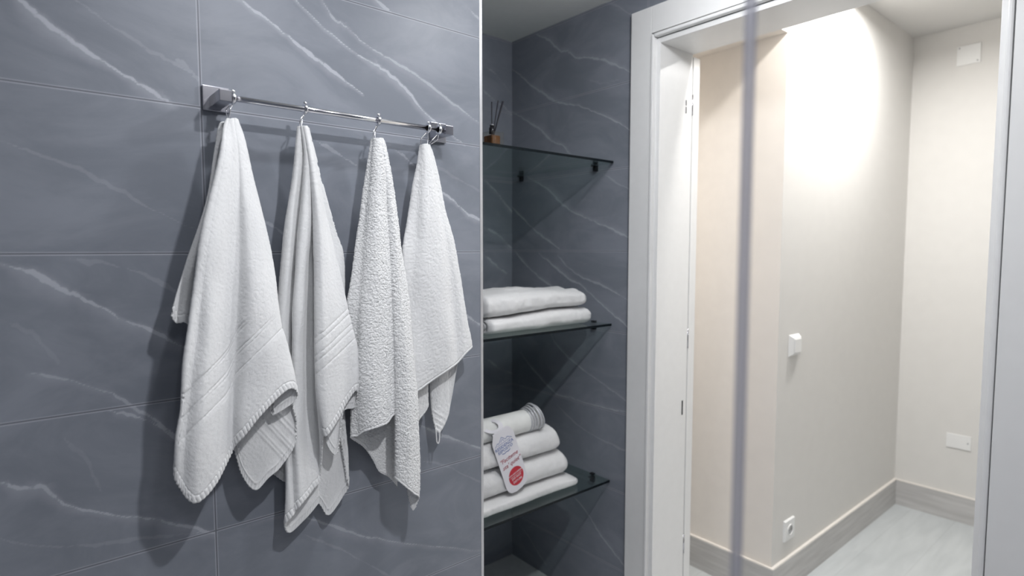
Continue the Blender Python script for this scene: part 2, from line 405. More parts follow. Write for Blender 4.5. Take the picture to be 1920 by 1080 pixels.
# ------------------------------------------------------------------ hall
AX = 2.200; BY = 1.039; CX2 = 3.591; HC = 2.465; SF = 2.172
struct(box('wall_hall_recess', (AX, BY+.0005, 0), (AX+.1, 2.8, HC), WARM))
struct(box('wall_hall_long', (AX+.0005, BY, 0), (CX2+.1, BY+.1, HC), CREAM))
struct(box('wall_hall_end', (CX2, -1.2, 0), (CX2+.1, BY, HC), CREAM))
struct(box('wall_hall_near', (HX, -1.3, 0), (CX2+.1, -1.2, HC), CREAM))
struct(box('wall_hall_far', (HX, 2.8, 0), (AX+.1, 2.9, HC), CREAM))
bm = bmesh.new(); add_box(bm, (HX, -1.2, HC), (CX2+.1, BY, HC+.05)); struct(build('ceiling_hall', bm, HCEIL))
bm = bmesh.new(); add_box(bm, (HX+.0005, BY, SF), (AX-.0005, 2.8, HC+.05)); struct(build('ceiling_hall_dropped', bm, WARM))
struct(box('floor_hall', (HX, -1.2, -.05), (CX2+.1, 2.8, 0), FLOORH))
def skirt(name, a, b, cap_a, cap_b):
    o = struct(box(name, a, b, SKIRT)); c = box('cap', cap_a, cap_b, SKLIT, o); return o  # thin strip carries the painted light along the top edge
SK = .132
skirt('baseboard_recess', (AX-.013, BY-.013, 0), (AX, 2.8, SK), (AX-.012, BY-.012, SK), (AX, 2.8, SK+.005))
skirt('baseboard_long', (AX, BY-.013, 0), (CX2, BY, SK), (AX, BY-.012, SK), (CX2, BY, SK+.005))
skirt('baseboard_end', (CX2-.013, -1.2, 0), (CX2, BY-.013, SK), (CX2-.012, -1.2, SK), (CX2, BY-.013, SK+.005))
# plates on the end wall
def plate(name, label, cat, a, b, screws):
    o = empty(name, ((a[0]+b[0])/2, (a[1]+b[1])/2, (a[2]+b[2])/2), label, cat)
    box('cover', a, b, PLAST, o, .002)
    for (y, z) in screws:
        tube('screw', [(a[0]-.0002, y, z), (a[0]-.0015, y, z)], .003, SATIN, o, 10)
    return o
plate('junction_box_cover', 'square white junction cover plate high on the end wall of the hall', 'cover plate', (CX2-.006, .757, 2.277), (CX2, .852, 2.371), [(.842, 2.36), (.768, 2.288)])
plate('junction_box_cover', 'oblong white cover plate low on the end wall just above the skirting', 'cover plate', (CX2-.006, .714, .373), (CX2, .817, .444), [(.727, .408)])
# switch: shallow pyramid-sided plate with rocker
sw = empty('light_switch', (2.325, BY, 1.0), 'white light switch at mid height on the long hall wall', 'light switch')
def frustum(bm, x0, x1, z0, z1, y, dep, ins):
    b = [bm.verts.new(V(p)) for p in ((x0, y, z0), (x1, y, z0), (x1, y, z1), (x0, y, z1))]
    t = [bm.verts.new(V(p)) for p in ((x0+ins, y-dep, z0+ins), (x1-ins, y-dep, z0+ins), (x1-ins, y-dep, z1-ins), (x0+ins, y-dep, z1-ins))]
    for i in range(4): bm.faces.new((b[i], b[(i+1) % 4], t[(i+1) % 4], t[i]))
    bm.faces.new(t); bm.faces.new(b[::-1])
    bmesh.ops.recalc_face_normals(bm, faces=bm.faces)
bm = bmesh.new(); frustum(bm, 2.285, 2.371, .957, 1.043, BY, .016, .012); build('frame', bm, PLAST, sw)
bm = bmesh.new(); add_box(bm, (2.301, BY-.020, .973), (2.355, BY-.0155, 1.027), .0015); build('rocker', bm, PLAST, sw)
so = empty('power_socket', (2.33, BY, .25), 'white round-welled power socket just above the skirting on the long hall wall', 'power socket')
bm = bmesh.new(); frustum(bm, 2.288, 2.374, .208, .294, BY, .009, .003); build('frame', bm, PLAST, so)
torus('rim', (2.331, BY-.010, .251), (0, 1, 0), .021, .0025, PLAST, so)
tube('well', [(2.331, BY-.0092, .251), (2.331, BY-.0096, .251)], .0195, plain('socket_well', (.5, .5, .5), .5), so, 28)
for dx in (-.0095, .0095): tube('pin_hole', [(2.331+dx, BY-.0096, .251), (2.331+dx, BY-.0102, .251)], .0028, BLACK, so, 10)

# ------------------------------------------------------------------ downlight fittings (above the frame)
for i, (k, x, y, z, p, r, c, sp) in enumerate(LAMPS):
    lab = {'bath': 'round recessed ceiling downlight in the bathroom, the rearmost an added fill', 'hall': 'round recessed ceiling downlight in the hall', 'hall recess': 'unseen fill downlight added in the lowered ceiling of the hall recess'}[k]
    zc = CZ if k == 'bath' else z + .004
    o = empty('downlight', (x, y, zc), lab, 'ceiling light', 'downlights in the ' + k)
    torus('rim', (x, y, zc-.003), (0, 0, 1), r+.008, .005, CHROME, o)
    if z == 2.19: tube('socket', [(x, y, zc), (x, y, zc-.025)], .012, CHROME, o)

# ------------------------------------------------------------------ towel rail
XL, XR = .312, .8585; BZ = 1.677; BN = W1-.070
rail = empty('towel_rail', ((XL+XR)/2, W1, BZ), 'chrome towel bar on square wall plates across the grey marble tiles', 'towel rail')
for xc, x0, x1 in ((XL, .2985, .349), (XR, .838, .884)):
    bm = bmesh.new(); add_box(bm, (x0, W1-.008, 1.6595), (x1, W1, 1.7095), .0012); mt = build('mounting_plate', bm, SATIN, rail)
bm = bmesh.new(); add_box(bm, (.3115, W1-.083, 1.666), (.3345, W1-.008, 1.6885), .001); build('post', bm, SATIN, rail)
bm = bmesh.new(); add_box(bm, (.8335, W1-.083, 1.666), (.8565, W1-.008, 1.6885), .001); build('post', bm, SATIN, rail)
tube('bar', [(.334, BN, BZ), (.834, BN, BZ)], .0062, CHROME, rail, 24)
HG = 'ring hooks along the chrome rail'
def hook(px, label, legs):
    p = onY(px, 200, BN); x = float(p[0])
    o = empty('ring_hook', (x, BN, BZ), label, 'hook', HG)
    torus('ring', (x, BN, BZ), (1, 0, 0), .0092, .0033, CHROME, o, 1.2)
    bm = bmesh.new(); bmesh.ops.create_uvsphere(bm, u_segments=14, v_segments=10, radius=.0042)
    bmesh.ops.translate(bm, vec=(x, BN-.002, BZ+.0125), verts=bm.verts); build('knob', bm, CHROME, o, True)
    bm = bmesh.new()
    for leg in legs:
        P = cr([onY(a, b, W1-c/100) for a, b, c in leg], 14); add_tube(bm, P, .0012, 8)
    build('wire', bm, CHROME, o, True)
hook(437.5, 'chrome ring hook at the left end of the rail beside the wall post', [[(436, 197, 7.6), (431, 208, 7.8), (430, 224, 7.2)], [(434, 197, 6.2), (424, 207, 5.6), (428, 226, 6.6)]])
hook(571.5, 'chrome ring hook holding the narrow folded towel, second along the rail', [[(570, 215, 7.6), (563, 226, 7.8), (561, 243, 7.2)], [(571, 214, 6.4), (567, 224, 6), (564, 243, 6.8)]])
hook(708.5, 'chrome ring hook holding the shaggy towel, third along the rail', [[(706, 236, 7.6), (700, 249, 7.8), (700, 264, 7.2)], [(708, 235, 6.4), (703, 248, 6), (704, 264, 6.8)]])
hook(802, 'chrome ring hook holding the rightmost towel near the right wall post', [[(800, 248, 7.4), (790, 260, 7.6), (788, 272, 7.2)], [(802, 250, 6.6), (802, 262, 6.4), (801, 274, 6.6)]])
hook(822.5, 'empty chrome ring hook at the right end of the rail', [[(820, 252, 7.8), (813, 260, 8.4), (806, 268, 8.0)], [(822, 252, 6.4), (820, 262, 5.8), (808, 270, 6.6)]])

# ------------------------------------------------------------------ hanging towels: columns (pixel x, pixel y, cm off the wall), folded around
T1 = [
 [(427,228,7),(411,233,6.2),(402,278,5.4),(389,363,5.2),(370,429,5.4),(347,495,6),(330,550,6.6),(320,592,7)],
 [(429,227,7),(415,236,6),(407,290,5.2),(396,370,5),(379,440,5.2),(357,500,5.8),(338,556,6.2),(329,605,6.8)],
 [(430,226,7),(420,240,5.6),(412,300,4.8),(400,400,4.4),(384,480,4.6),(370,560,5.2),(357,619,6.2)],
 [(431,226,6.6),(427,240,5.0),(422,300,4.2),(412,400,4.0),(396,520,4.2),(385,650,4.8),(378,760,5.2)],
 [(428,224,7.9),(421,240,8.2),(413,297,9),(385,418,10),(369,511,10.6),(356,612,10.9),(347,685,10.8),(343,756,10.6),(335,809,10.4),(331,876,9.6)],
 [(429,223,8),(424,245,8.6),(420,297,9.6),(397,418,10.8),(384,511,11.3),(372,612,10.9),(362,685,11),(356,756,11),(348,830,10.6),(343,922,9.9)],
 [(431,223,8.2),(433,300,9),(417,420,10.3),(402,520,11),(390,640,11.5),(380,760,11.5),(371,860,11.2),(369,942,10.5)],
 [(434,222,8.2),(441,300,8.7),(433,420,9.4),(425,540,9.6),(418,640,9.8),(412,760,10),(406,850,10),(404,907,9.8)],
 [(436,222,8),(447,300,8.4),(448,420,8.8),(446,540,8.7),(441,640,8.4),(437,720,8.2),(435,790,8.4),(434,848,8.6)],
 [(438,222,8),(451,300,8.5),(462,420,9.7),(468,540,10.6),(465,640,10.7),(460,720,10.3),(455,780,10.3),(456,819,10.3)],
 [(440,222,8),(457,300,8.1),(477,420,9.4),(492,540,10.6),(498,640,10.9),(497,700,10.8),(492,774,10.8)],
 [(441,223,7.8),(461,300,7.7),(487,420,8.6),(508,540,9.6),(521,640,10.1),(530,690,10.1),(536,731,10.2)],
 [(443,224,7.4),(455,262,7.2),(471,332,7.2),(486,390,7.6),(502,456,8),(512,511,8.3),(524,600,8.8),(538,650,8.9),(548,695,9.1),(553,733,9.2)],
 [(442,226,7),(466,332,6.4),(496,456,7),(519,600,7.8),(541,700,8.2),(552,753,8.6)],
 [(441,226,6.6),(460,340,5.6),(485,460,6),(505,600,6.8),(512,700,7.4),(510,779,8.0)],
 [(440,226,6.4),(460,340,5.2),(488,460,5.6),(512,600,6),(530,680,6.6),(540,740,6.8)],
 [(441,226,6),(462,340,4.8),(490,460,5),(512,600,5.3),(535,700,5.8),(549,777,6.3),(554,824,6.4)],
 [(438,226,6),(455,340,4.6),(478,460,4.6),(500,600,5),(515,700,5.5),(526,800,6.4),(529,873,6.4)],
 [(437,226,6),(452,340,4.5),(470,460,4.4),(488,600,4.8),(498,700,5.2),(504,820,6.4),(504,896,6.2)],
 [(436,226,6),(448,340,4.4),(462,460,4.4),(475,600,4.8),(481,700,5.3),(481,820,6),(479,919,6)],
 [(435,226,6),(444,340,4.2),(452,460,4.2),(458,600,4.5),(456,700,5),(453,800,5.4),(455,892,5.6)],
 [(434,226,6),(440,340,4),(445,460,4),(448,600,4.3),(443,700,4.6),(440,780,4.8),(439,838,5)]]
T2 = [
 [(570,242,6),(570,400,4),(575,600,3.5),(590,800,3),(599,942,3.2)],
 [(568,242,6),(562,400,4),(560,600,3),(566,800,3),(572,974,3.5)],
 [(562,242,6),(554,400,4),(543,600,3.2),(541,800,3.2),(541,900,3.4),(545,999,3.8)],
 [(560,239,7),(552,320,6),(541,387,5.5),(533,450,5),(523,583,4.4),(526,700,4),(534,800,4.2),(538,900,4.6),(536,984,4.8)],
 [(562,237,7.5),(557,320,6.9),(548,400,6.6),(540,500,6.2),(533,590,5.7),(533,700,5.2),(539,800,5),(541,900,5.2),(545,970,5.4)],
 [(564,237,7.6),(570,300,6),(564,380,4.6),(556,450,4.0),(549,590,3.4),(546,700,3.3),(545,800,4.2),(552,960,5)],
 [(566,236,8),(574,300,7.7),(567,400,7.5),(558,500,7.2),(553,600,6.8),(552,700,6.2),(554,800,6),(562,948,5.8)],
 [(568,236,8.1),(578,310,7.7),(577,400,7.5),(570,500,7.1),(566,600,6.6),(565,700,6),(566,800,5.6),(576,930,5.2)],
 [(568,236,8),(580,310,7),(583,400,6),(578,500,5.2),(574,600,4.7),(573,700,4.4),(575,800,4.2),(586,916,4.6)],
 [(569,236,8),(581,320,6.6),(590,420,5),(596,520,4.3),(598,620,3.8),(598,720,3.8),(600,800,3.9),(601,893,4.2)],
 [(570,236,8.3),(583,320,7.8),(590,420,7.4),(591,520,7.6),(592,620,8),(593,720,8),(599,780,7.8),(606,818,7.5)],
 [(572,236,8.4),(586,320,8.5),(597,420,8.8),(601,520,9.1),(604,620,9.4),(606,720,9.2),(613,816,8.6)],
 [(573,236,8.3),(589,320,8.2),(605,420,8.5),(613,520,8.8),(620,620,9),(627,720,8.8),(634,785,8.2)],
 [(574,237,8),(590,316,7.8),(608,420,7.8),(622,500,7.8),(636,580,8),(645,650,8),(648,757,7.8)],
 [(576,240,7.5),(585,276,7),(592,316,7),(603,370,7),(613,420,7),(630,494,7),(641,542,7),(657,613,7.2),(667,649,7.4),(670,706,7.4),(667,731,7.4)],
 [(576,242,6.5),(600,380,5.5),(628,500,5.5),(655,620,6),(665,700,6.2),(665,763,6.6)],
 [(574,242,6),(596,380,5),(620,500,5),(640,620,5.2),(647,700,5.6),(642,775,6)],
 [(573,242,6),(590,380,4.8),(610,500,4.8),(625,620,5),(632,740,5.4),(631,851,6.2)],
 [(573,242,6),(588,380,4.6),(600,500,4.5),(608,620,4.6),(612,720,5),(612,826,5.8)],
 [(575,242,6),(592,380,4.4),(608,500,4.2),(620,620,4),(628,720,3.8),(632,800,3.6)],
 [(577,240,6),(593,305,5.2),(612,379,4.6),(627,427,4.2),(638,461,4),(642,487,3.8),(643,535,3.5),(643,650,3.2),(644,780,3.4),(650,850,3.8),(651,902,3.8)],
 [(576,241,5.8),(592,330,4.6),(608,420,3.6),(622,520,3),(630,650,2.8),(635,800,3),(643,932,3.4)],
 [(574,242,5.5),(590,400,3.2),(605,600,2.8),(615,800,2.8),(617,966,3)],
 [(572,242,5.5),(582,400,3),(592,600,2.5),(596,800,2.5),(600,946,2.6)],
 [(570,242,5.5),(572,400,2.8),(570,600,2.2),(568,800,2.2),(570,912,2.2)],
 [(566,242,5.5),(557,400,2.6),(545,600,2),(538,800,2),(536,904,2.2)],
 [(564,242,5.5),(555,400,2.4),(537,600,2),(520,800,2),(511,887,2.2)]]
T3 = [
 [(708,262,6),(722,400,5),(732,600,4.6),(738,750,4.3),(745,912,4.4)],
 [(706,262,6),(715,400,4.6),(722,600,4.2),(727,750,4),(729,895,4)],
 [(704,262,6),(706,400,4.4),(708,600,4),(709,750,3.8),(711,884,3.8)],
 [(702,262,6),(697,400,4.4),(694,600,4),(695,740,3.8),(700,862,3.9)],
 [(700,262,6),(690,400,4.6),(682,600,4.2),(680,740,4.4),(684,839,4.6)],
 [(698,261,6.5),(693,293,6),(686,338,5.6),(679,395,5.3),(673,437,5.2),(666,486,5.2),(658,543,5.2),(654,574,5),(656,640,4.8),(660,705,5),(660,780,5.2),(659,821,5.6)],
 [(701,260,7),(697,300,6.8),(690,380,6.6),(682,460,6.6),(674,560,6.7),(671,660,6.7),(669,760,6.8),(672,817,6.8)],
 [(703,260,7.6),(701,300,7.8),(697,380,8),(690,480,8.3),(683,580,8.4),(681,680,8.4),(684,809,8.2)],
 [(706,259,8),(708,320,8.6),(706,420,9.1),(702,520,9.2),(699,640,9.2),(700,803,9)],
 [(710,259,8.2),(716,320,8.5),(718,420,8.9),(720,520,9.1),(722,640,9.1),(724,794,9)],
 [(712,259,8),(720,320,7.8),(727,423,8),(731,486,8.2),(737,557,8.3),(740,640,8.3),(743,783,8.2)],
 [(713,259,7.6),(723,320,6.2),(734,423,5.2),(739,520,5),(746,616,5),(750,700,5),(752,800,5),(752,885,5.4)],
 [(714,259,7.8),(723,320,7.7),(730,423,8.1),(734,520,8.5),(739,616,8.9),(742,700,8.9),(743,800,8.9),(743,896,8.7)],
 [(715,259,7.8),(727,330,8.2),(738,430,9),(747,540,9.5),(756,640,10),(761,760,9.9),(764,916,9.6)],
 [(716,260,7.6),(729,330,7.9),(742,430,8.5),(753,540,9),(765,640,9.4),(772,760,9.4),(775,926,9)],
 [(716,260,7.4),(722,275,7.2),(730,321,7.2),(738,367,7.4),(745,423,7.6),(749,465,7.8),(760,532,8),(768,592,8),(775,688,8),(780,741,8),(783,811,8),(785,881,8),(784,934,8)],
 [(715,262,6.8),(735,380,6.5),(750,500,6.5),(766,620,6.5),(774,750,6.8),(780,880,7),(774,957,7.2)],
 [(713,262,6.5),(728,380,6),(740,500,6),(752,620,6),(758,750,6),(763,918,6.4)]]
T4 = [
 [(793,274,6.2),(785,400,5),(780,560,4.6),(780,680,4.4),(784,789,4.4)],
 [(795,274,6),(795,400,4.6),(797,560,4.2),(799,680,4.2),(801,757,4.2)],
 [(792,274,6),(785,400,4),(780,560,3.6),(775,680,3.5),(772,720,3.6)],
 [(789,273,6.5),(784,310,6),(777,342,5.6),(770,384,5.2),(765,416,5.2),(758,458,5.2),(757,483,5.2),(760,560,5),(763,650,5),(765,742,5)],
 [(791,272,7),(788,320,6.6),(783,400,6.4),(776,480,6.3),(775,580,6.3),(778,650,6.6),(783,733,6.5)],
 [(793,271,7.4),(796,330,7.4),(795,420,7.7),(793,520,7.7),(797,620,7.4),(802,719,7)],
 [(795,270,7.6),(802,330,7.6),(807,420,7.9),(810,520,8.1),(816,620,8),(821,706,7.4)],
 [(798,270,7.6),(808,330,7.5),(820,420,7.8),(829,520,8.1),(836,620,8.1),(843,692,7.9)],
 [(800,270,7.4),(812,330,7.2),(829,420,7.2),(843,520,7.2),(851,620,7.2),(858,679,7.2)],
 [(802,271,7.2),(816,330,7),(834,410,7),(853,510,7.2),(866,600,7.5),(873,662,7.4)],
 [(804,272,7),(812,293,6.8),(823,342,6.6),(835,398,6.5),(848,451,6.5),(858,504,6.5),(869,564,6.6),(876,607,6.6),(881,630,6.6),(884,650,6.6)],
 [(802,274,6),(828,400,5),(848,520,5),(864,610,5.2),(866,650,5.4)],
 [(800,274,6),(820,400,4.6),(833,540,4.5),(842,680,4.8),(846,752,5)],
 [(799,274,6),(815,400,4.4),(828,540,4.3),(837,680,4.9),(840,782,5.3)],
 [(797,274,6),(808,400,4.2),(818,540,4.2),(824,680,4.9),(823,812,5.3)],
 [(795,274,6),(802,400,4),(808,540,4),(811,680,4.4),(812,784,4.7)],
 [(794,274,6),(802,400,3.8),(804,540,3.7),(806,640,3.9),(806,706,4.1)],
 [(794,274,6),(798,400,3.8),(800,540,3.8),(799,680,4),(798,769,4.1)]]

def stripes1(px, py, ui):
    g = np.zeros_like(px)
    sh = 20/(1+np.exp((px-432)/4.))
    front = (ui > 4.3) & (ui < 12.6)
    fade = np.clip((py-590)/25, 0, 1)*np.clip((840-py)/30, 0, 1)
    for c, a in ((1063, 1), (1071, .5), (1104, 1), (1112, .5), (1143, .9), (1150, .4)):
        d = (py + px - c - sh)/1.414
        g += np.where(front, -a*np.exp(-(d/1.6)**2)*fade, 0)
    band = np.clip(((py+px-sh)-1060)/6, 0, 1)*np.clip((1150-(py+px-sh))/6, 0, 1)
    g += np.where(front, -.55*band*fade, 0)
    lobe = ui > 15.6
    for c in (250, 262, 286, 296, 318, 328):
        d = (py - px*1.05 + 26 - c)/1.45
        g += np.where(lobe, -.8*np.exp(-(d/2.0)**2), 0)
    return g
def stripes2(px, py, ui):
    g = np.zeros_like(px); m_ = (ui > 10.2) & (ui < 14.6)
    for c in (1228, 1240, 1262, 1274, 1296):
        d = (py + px*.95 + 31 - c)/1.38
        g += np.where(m_, -.8*np.exp(-(d/1.8)**2), 0)
    return g
def stripes4(px, py, ui):
    g = np.zeros_like(px); m_ = (ui > 11.5)
    for c in (-92, -78, -64, -104):
        d = (py - px*.6 - 322 + c + 30)/1.2 if False else (py - px*.7 - 150 + c*.8)/1.2
        g += np.where(m_, -.6*np.exp(-(d/1.8)**2), 0)
    return g
def smooth_noise(P, cell, seed):
    r = np.random.default_rng(seed); T = r.random((64, 64, 64)).astype(np.float32)
    Q = P/cell + 1000; i = np.floor(Q).astype(int); f = Q-i; f = f*f*(3-2*f); out = 0
    for a in (0, 1):
        for b in (0, 1):
            for c in (0, 1):
                wgt = (f[..., 0] if a else 1-f[..., 0])*(f[..., 1] if b else 1-f[..., 1])*(f[..., 2] if c else 1-f[..., 2])
                out = out + wgt*T[(i[..., 0]+a) % 64, (i[..., 1]+b) % 64, (i[..., 2]+c) % 64]
    return out
def towel(name, cols, label, mat, stripe=None, rough=.00035, cell=.0035, band=.0135, per=.0085, bamp=.0012, step=.0021, thick=.0034):
    K = []
    for c in cols:
        c = np.array(c, float)
        L = np.r_[0, np.cumsum(np.hypot(np.diff(c[:, 0]), np.diff(c[:, 1])))]
        dense = cr(c, 400)
        # even spacing in arc length so that neighbouring columns stay in step
        s_ = np.r_[0, np.cumsum(np.hypot(np.diff(dense[:, 0]), np.diff(dense[:, 1])))]; s_ /= s_[-1]
        t = np.linspace(0, 1, 90)
        K.append(np.stack([np.interp(t, s_, dense[:, j]) for j in range(3)], -1))
    K = np.array(K)                                     # cols x 90 x 3 in pixel/cm
    P = np.stack([fw[i]*F + rt[i]*(K[..., 0]-960) + up[i]*(540-K[..., 1]) for i in range(3)], -1)
    Y = W1 - K[..., 2]/100
    P = CAM + P*(Y/P[..., 1])[..., None]                # cols x 90 x 3 in metres
    # total length and width
    wid = np.linalg.norm(np.diff(P, axis=0), axis=-1).max(axis=1); cum = np.r_[0, np.cumsum(wid)]
    nu = int(cum[-1]/step)+1; t = np.interp(np.linspace(0, cum[-1], nu), cum, np.arange(len(cum)))
    def ucr(Q):
        i = np.minimum(t.astype(int), len(Q)-2); f = (t-i).reshape(-1, *([1]*(Q.ndim-1)))
        E_ = np.concatenate([[2*Q[0]-Q[1]], Q, [2*Q[-1]-Q[-2]]]); a, b, c, d = E_[i], E_[i+1], E_[i+2], E_[i+3]
        return .5*((2*b)+(-a+c)*f+(2*a-5*b+4*c-d)*f**2+(-a+3*b-3*c+d)*f**3)
    G = ucr(P); KP = ucr(K)                              # nu x 90 x 3
    leng = np.linalg.norm(np.diff(G, axis=1), axis=-1).sum(axis=1).max(); nv = int(leng/step)+1
    G = cr(G.transpose(1, 0, 2), nv); KP = cr(KP.transpose(1, 0, 2), nv)      # nv x nu x 3
    du = np.gradient(G, axis=1); dv = np.gradient(G, axis=0); N = np.cross(du, dv)
    ln = np.linalg.norm(N, axis=-1, keepdims=True); N = N/np.maximum(ln, 1e-9)
    if N[nv//2, np.argmax(KP[nv//2, :, 2])][1] > 0: N = -N                    # front faces the room
    for ax in (0, 1):
        for _ in range(2):
            M = N.copy(); 
            if ax == 0: M[1:-1] = (N[:-2]+N[1:-1]*2+N[2:])/4
            else: M[:, 1:-1] = (N[:, :-2]+N[:, 1:-1]*2+N[:, 2:])/4
            N = M/np.maximum(np.linalg.norm(M, axis=-1, keepdims=True), 1e-9)
    seg = np.linalg.norm(np.diff(G, axis=0), axis=-1); dist = np.concatenate([np.cumsum(seg[::-1], axis=0)[::-1], np.zeros((1, nu))])
    hs = np.r_[0, np.cumsum(np.linalg.norm(np.diff(G[-1], axis=0), axis=-1))][None, :]
    slope = np.abs(np.gradient(G[-1, :, 2])/np.maximum(1e-6, np.gradient(hs[0])))[None, :]
    perp = dist*np.sqrt(np.clip(1-.6*slope**2, .25, 1))                       # distance to the hem
    inb = (perp < band)
    stitch = (.5+.5*np.cos(2*np.pi*(hs+perp*.4)/per))**.7
    h = np.where(inb, bamp*(stitch*1.25-.35)*np.clip(perp/.002, 0, 1)*np.clip((band-perp)/.0015, 0, 1), 0)
    h -= .0011*np.exp(-((perp-band-.001)/.0016)**2)
    amp_top = np.clip(1-np.arange(nv)/nv*14, 0, 1)[:, None]
    nz = smooth_noise(G, cell, 3)-.5 + .6*(smooth_noise(G, cell*.55, 5)-.5)
    big = smooth_noise(G*np.array([1, 1, .45]), .035, 9)-.5
    h = h + rough*nz*2*np.where(inb, .3, 1)*(1-.5*amp_top) + .0035*big*(1-amp_top)
    if stripe is not None:
        ui = np.broadcast_to(t[None, :], h.shape)
        h = h + .0017*stripe(KP[..., 0], KP[..., 1], ui)
    G = G + N*h[..., None]
    base = G[0].mean(axis=0)
    me = np_mesh(name, (G-base).reshape(-1, 3), grid_faces(nv, nu))
    o = link(name, me, mat, None, True); o.location = V(base)
    md = o.modifiers.new('thickness', 'SOLIDIFY'); md.thickness = thick; md.offset = -1 if N[nv//2, nu//2] @ np.array([0, 1., 0]) < 9 else 1
    tag(o, label, 'towel', 'white towels hanging on the ring hooks')
    return o
towel('hanging_towel', T1, 'leftmost hanging white towel, widest of the four, with diagonal woven stripes across its front', TERRY, stripes1)
towel('hanging_towel', T2, 'white towel hanging second from the left, deeply pleated down the middle and reaching lowest', TERRY, stripes2)
towel('hanging_towel', T3, 'white shaggy looped towel hanging third from the left with one long groove', FLUFFY, None, rough=.0011, cell=.0027, step=.0015, band=.004, bamp=.0004)
towel('hanging_towel', T4, 'rightmost and shortest hanging white towel, with a small loop dangling from its back corner', TERRY, stripes4, band=.004, bamp=.0005, rough=.0006)
t4 = COL.objects[[o.name for o in COL.objects if o.name.startswith('hanging_towel')][-1]]
tube('hanging_loop', cr([onY(x, y, W1-.053) for x, y in ((817, 803), (818, 815), (819, 828), (822, 831), (824, 822), (824, 806))], 24), .0016, TERRY, t4)

# ------------------------------------------------------------------ glass shelves
SY = 1.397
def shelf(z, label):
    o = empty('glass_shelf', ((E1+W2)/2, SY, z), label, 'shelf', 'glass shelves in the niche')
    bm = bmesh.new(); add_box(bm, (E1+.002, SY+.0008, z-.008), (W2-.002, NB-.002, z)); build('glass_pane', bm, GLASS, o)
    bm = bmesh.new(); add_box(bm, (E1+.002, SY-.0008, z-.0082), (W2-.002, SY+.0006, z+.0002)); build('polished_edge', bm, GEDGE, o)
    for y in (1.478, 1.895):
        for xx, sg in ((W2, -1), (E1, 1)):
            bm = bmesh.new()
            add_box(bm, (xx, y-.009, z-.0125), (xx+sg*.022, y+.009, z-.0086), .001)
            add_box(bm, (xx, y-.009, z-.030), (xx+sg*.013, y+.009, z-.0125), .003)
            add_box(bm, (xx, y-.009, z+.0006), (xx+sg*.014, y+.009, z+.004), .001)
            br = build('clip', bm, DARKM, o)
            tube('screw', [(xx+sg*.0125, y, z-.02), (xx+sg*.0145, y, z-.02)], .0035, CHROME, br)
shelf(1.694, 'topmost glass shelf in the tiled niche, with the scent bottle on it')
shelf(1.106, 'middle glass shelf in the tiled niche, carrying two folded towels')
shelf(.519, 'lowest glass shelf in the tiled niche, carrying the towel stack and door hanger')

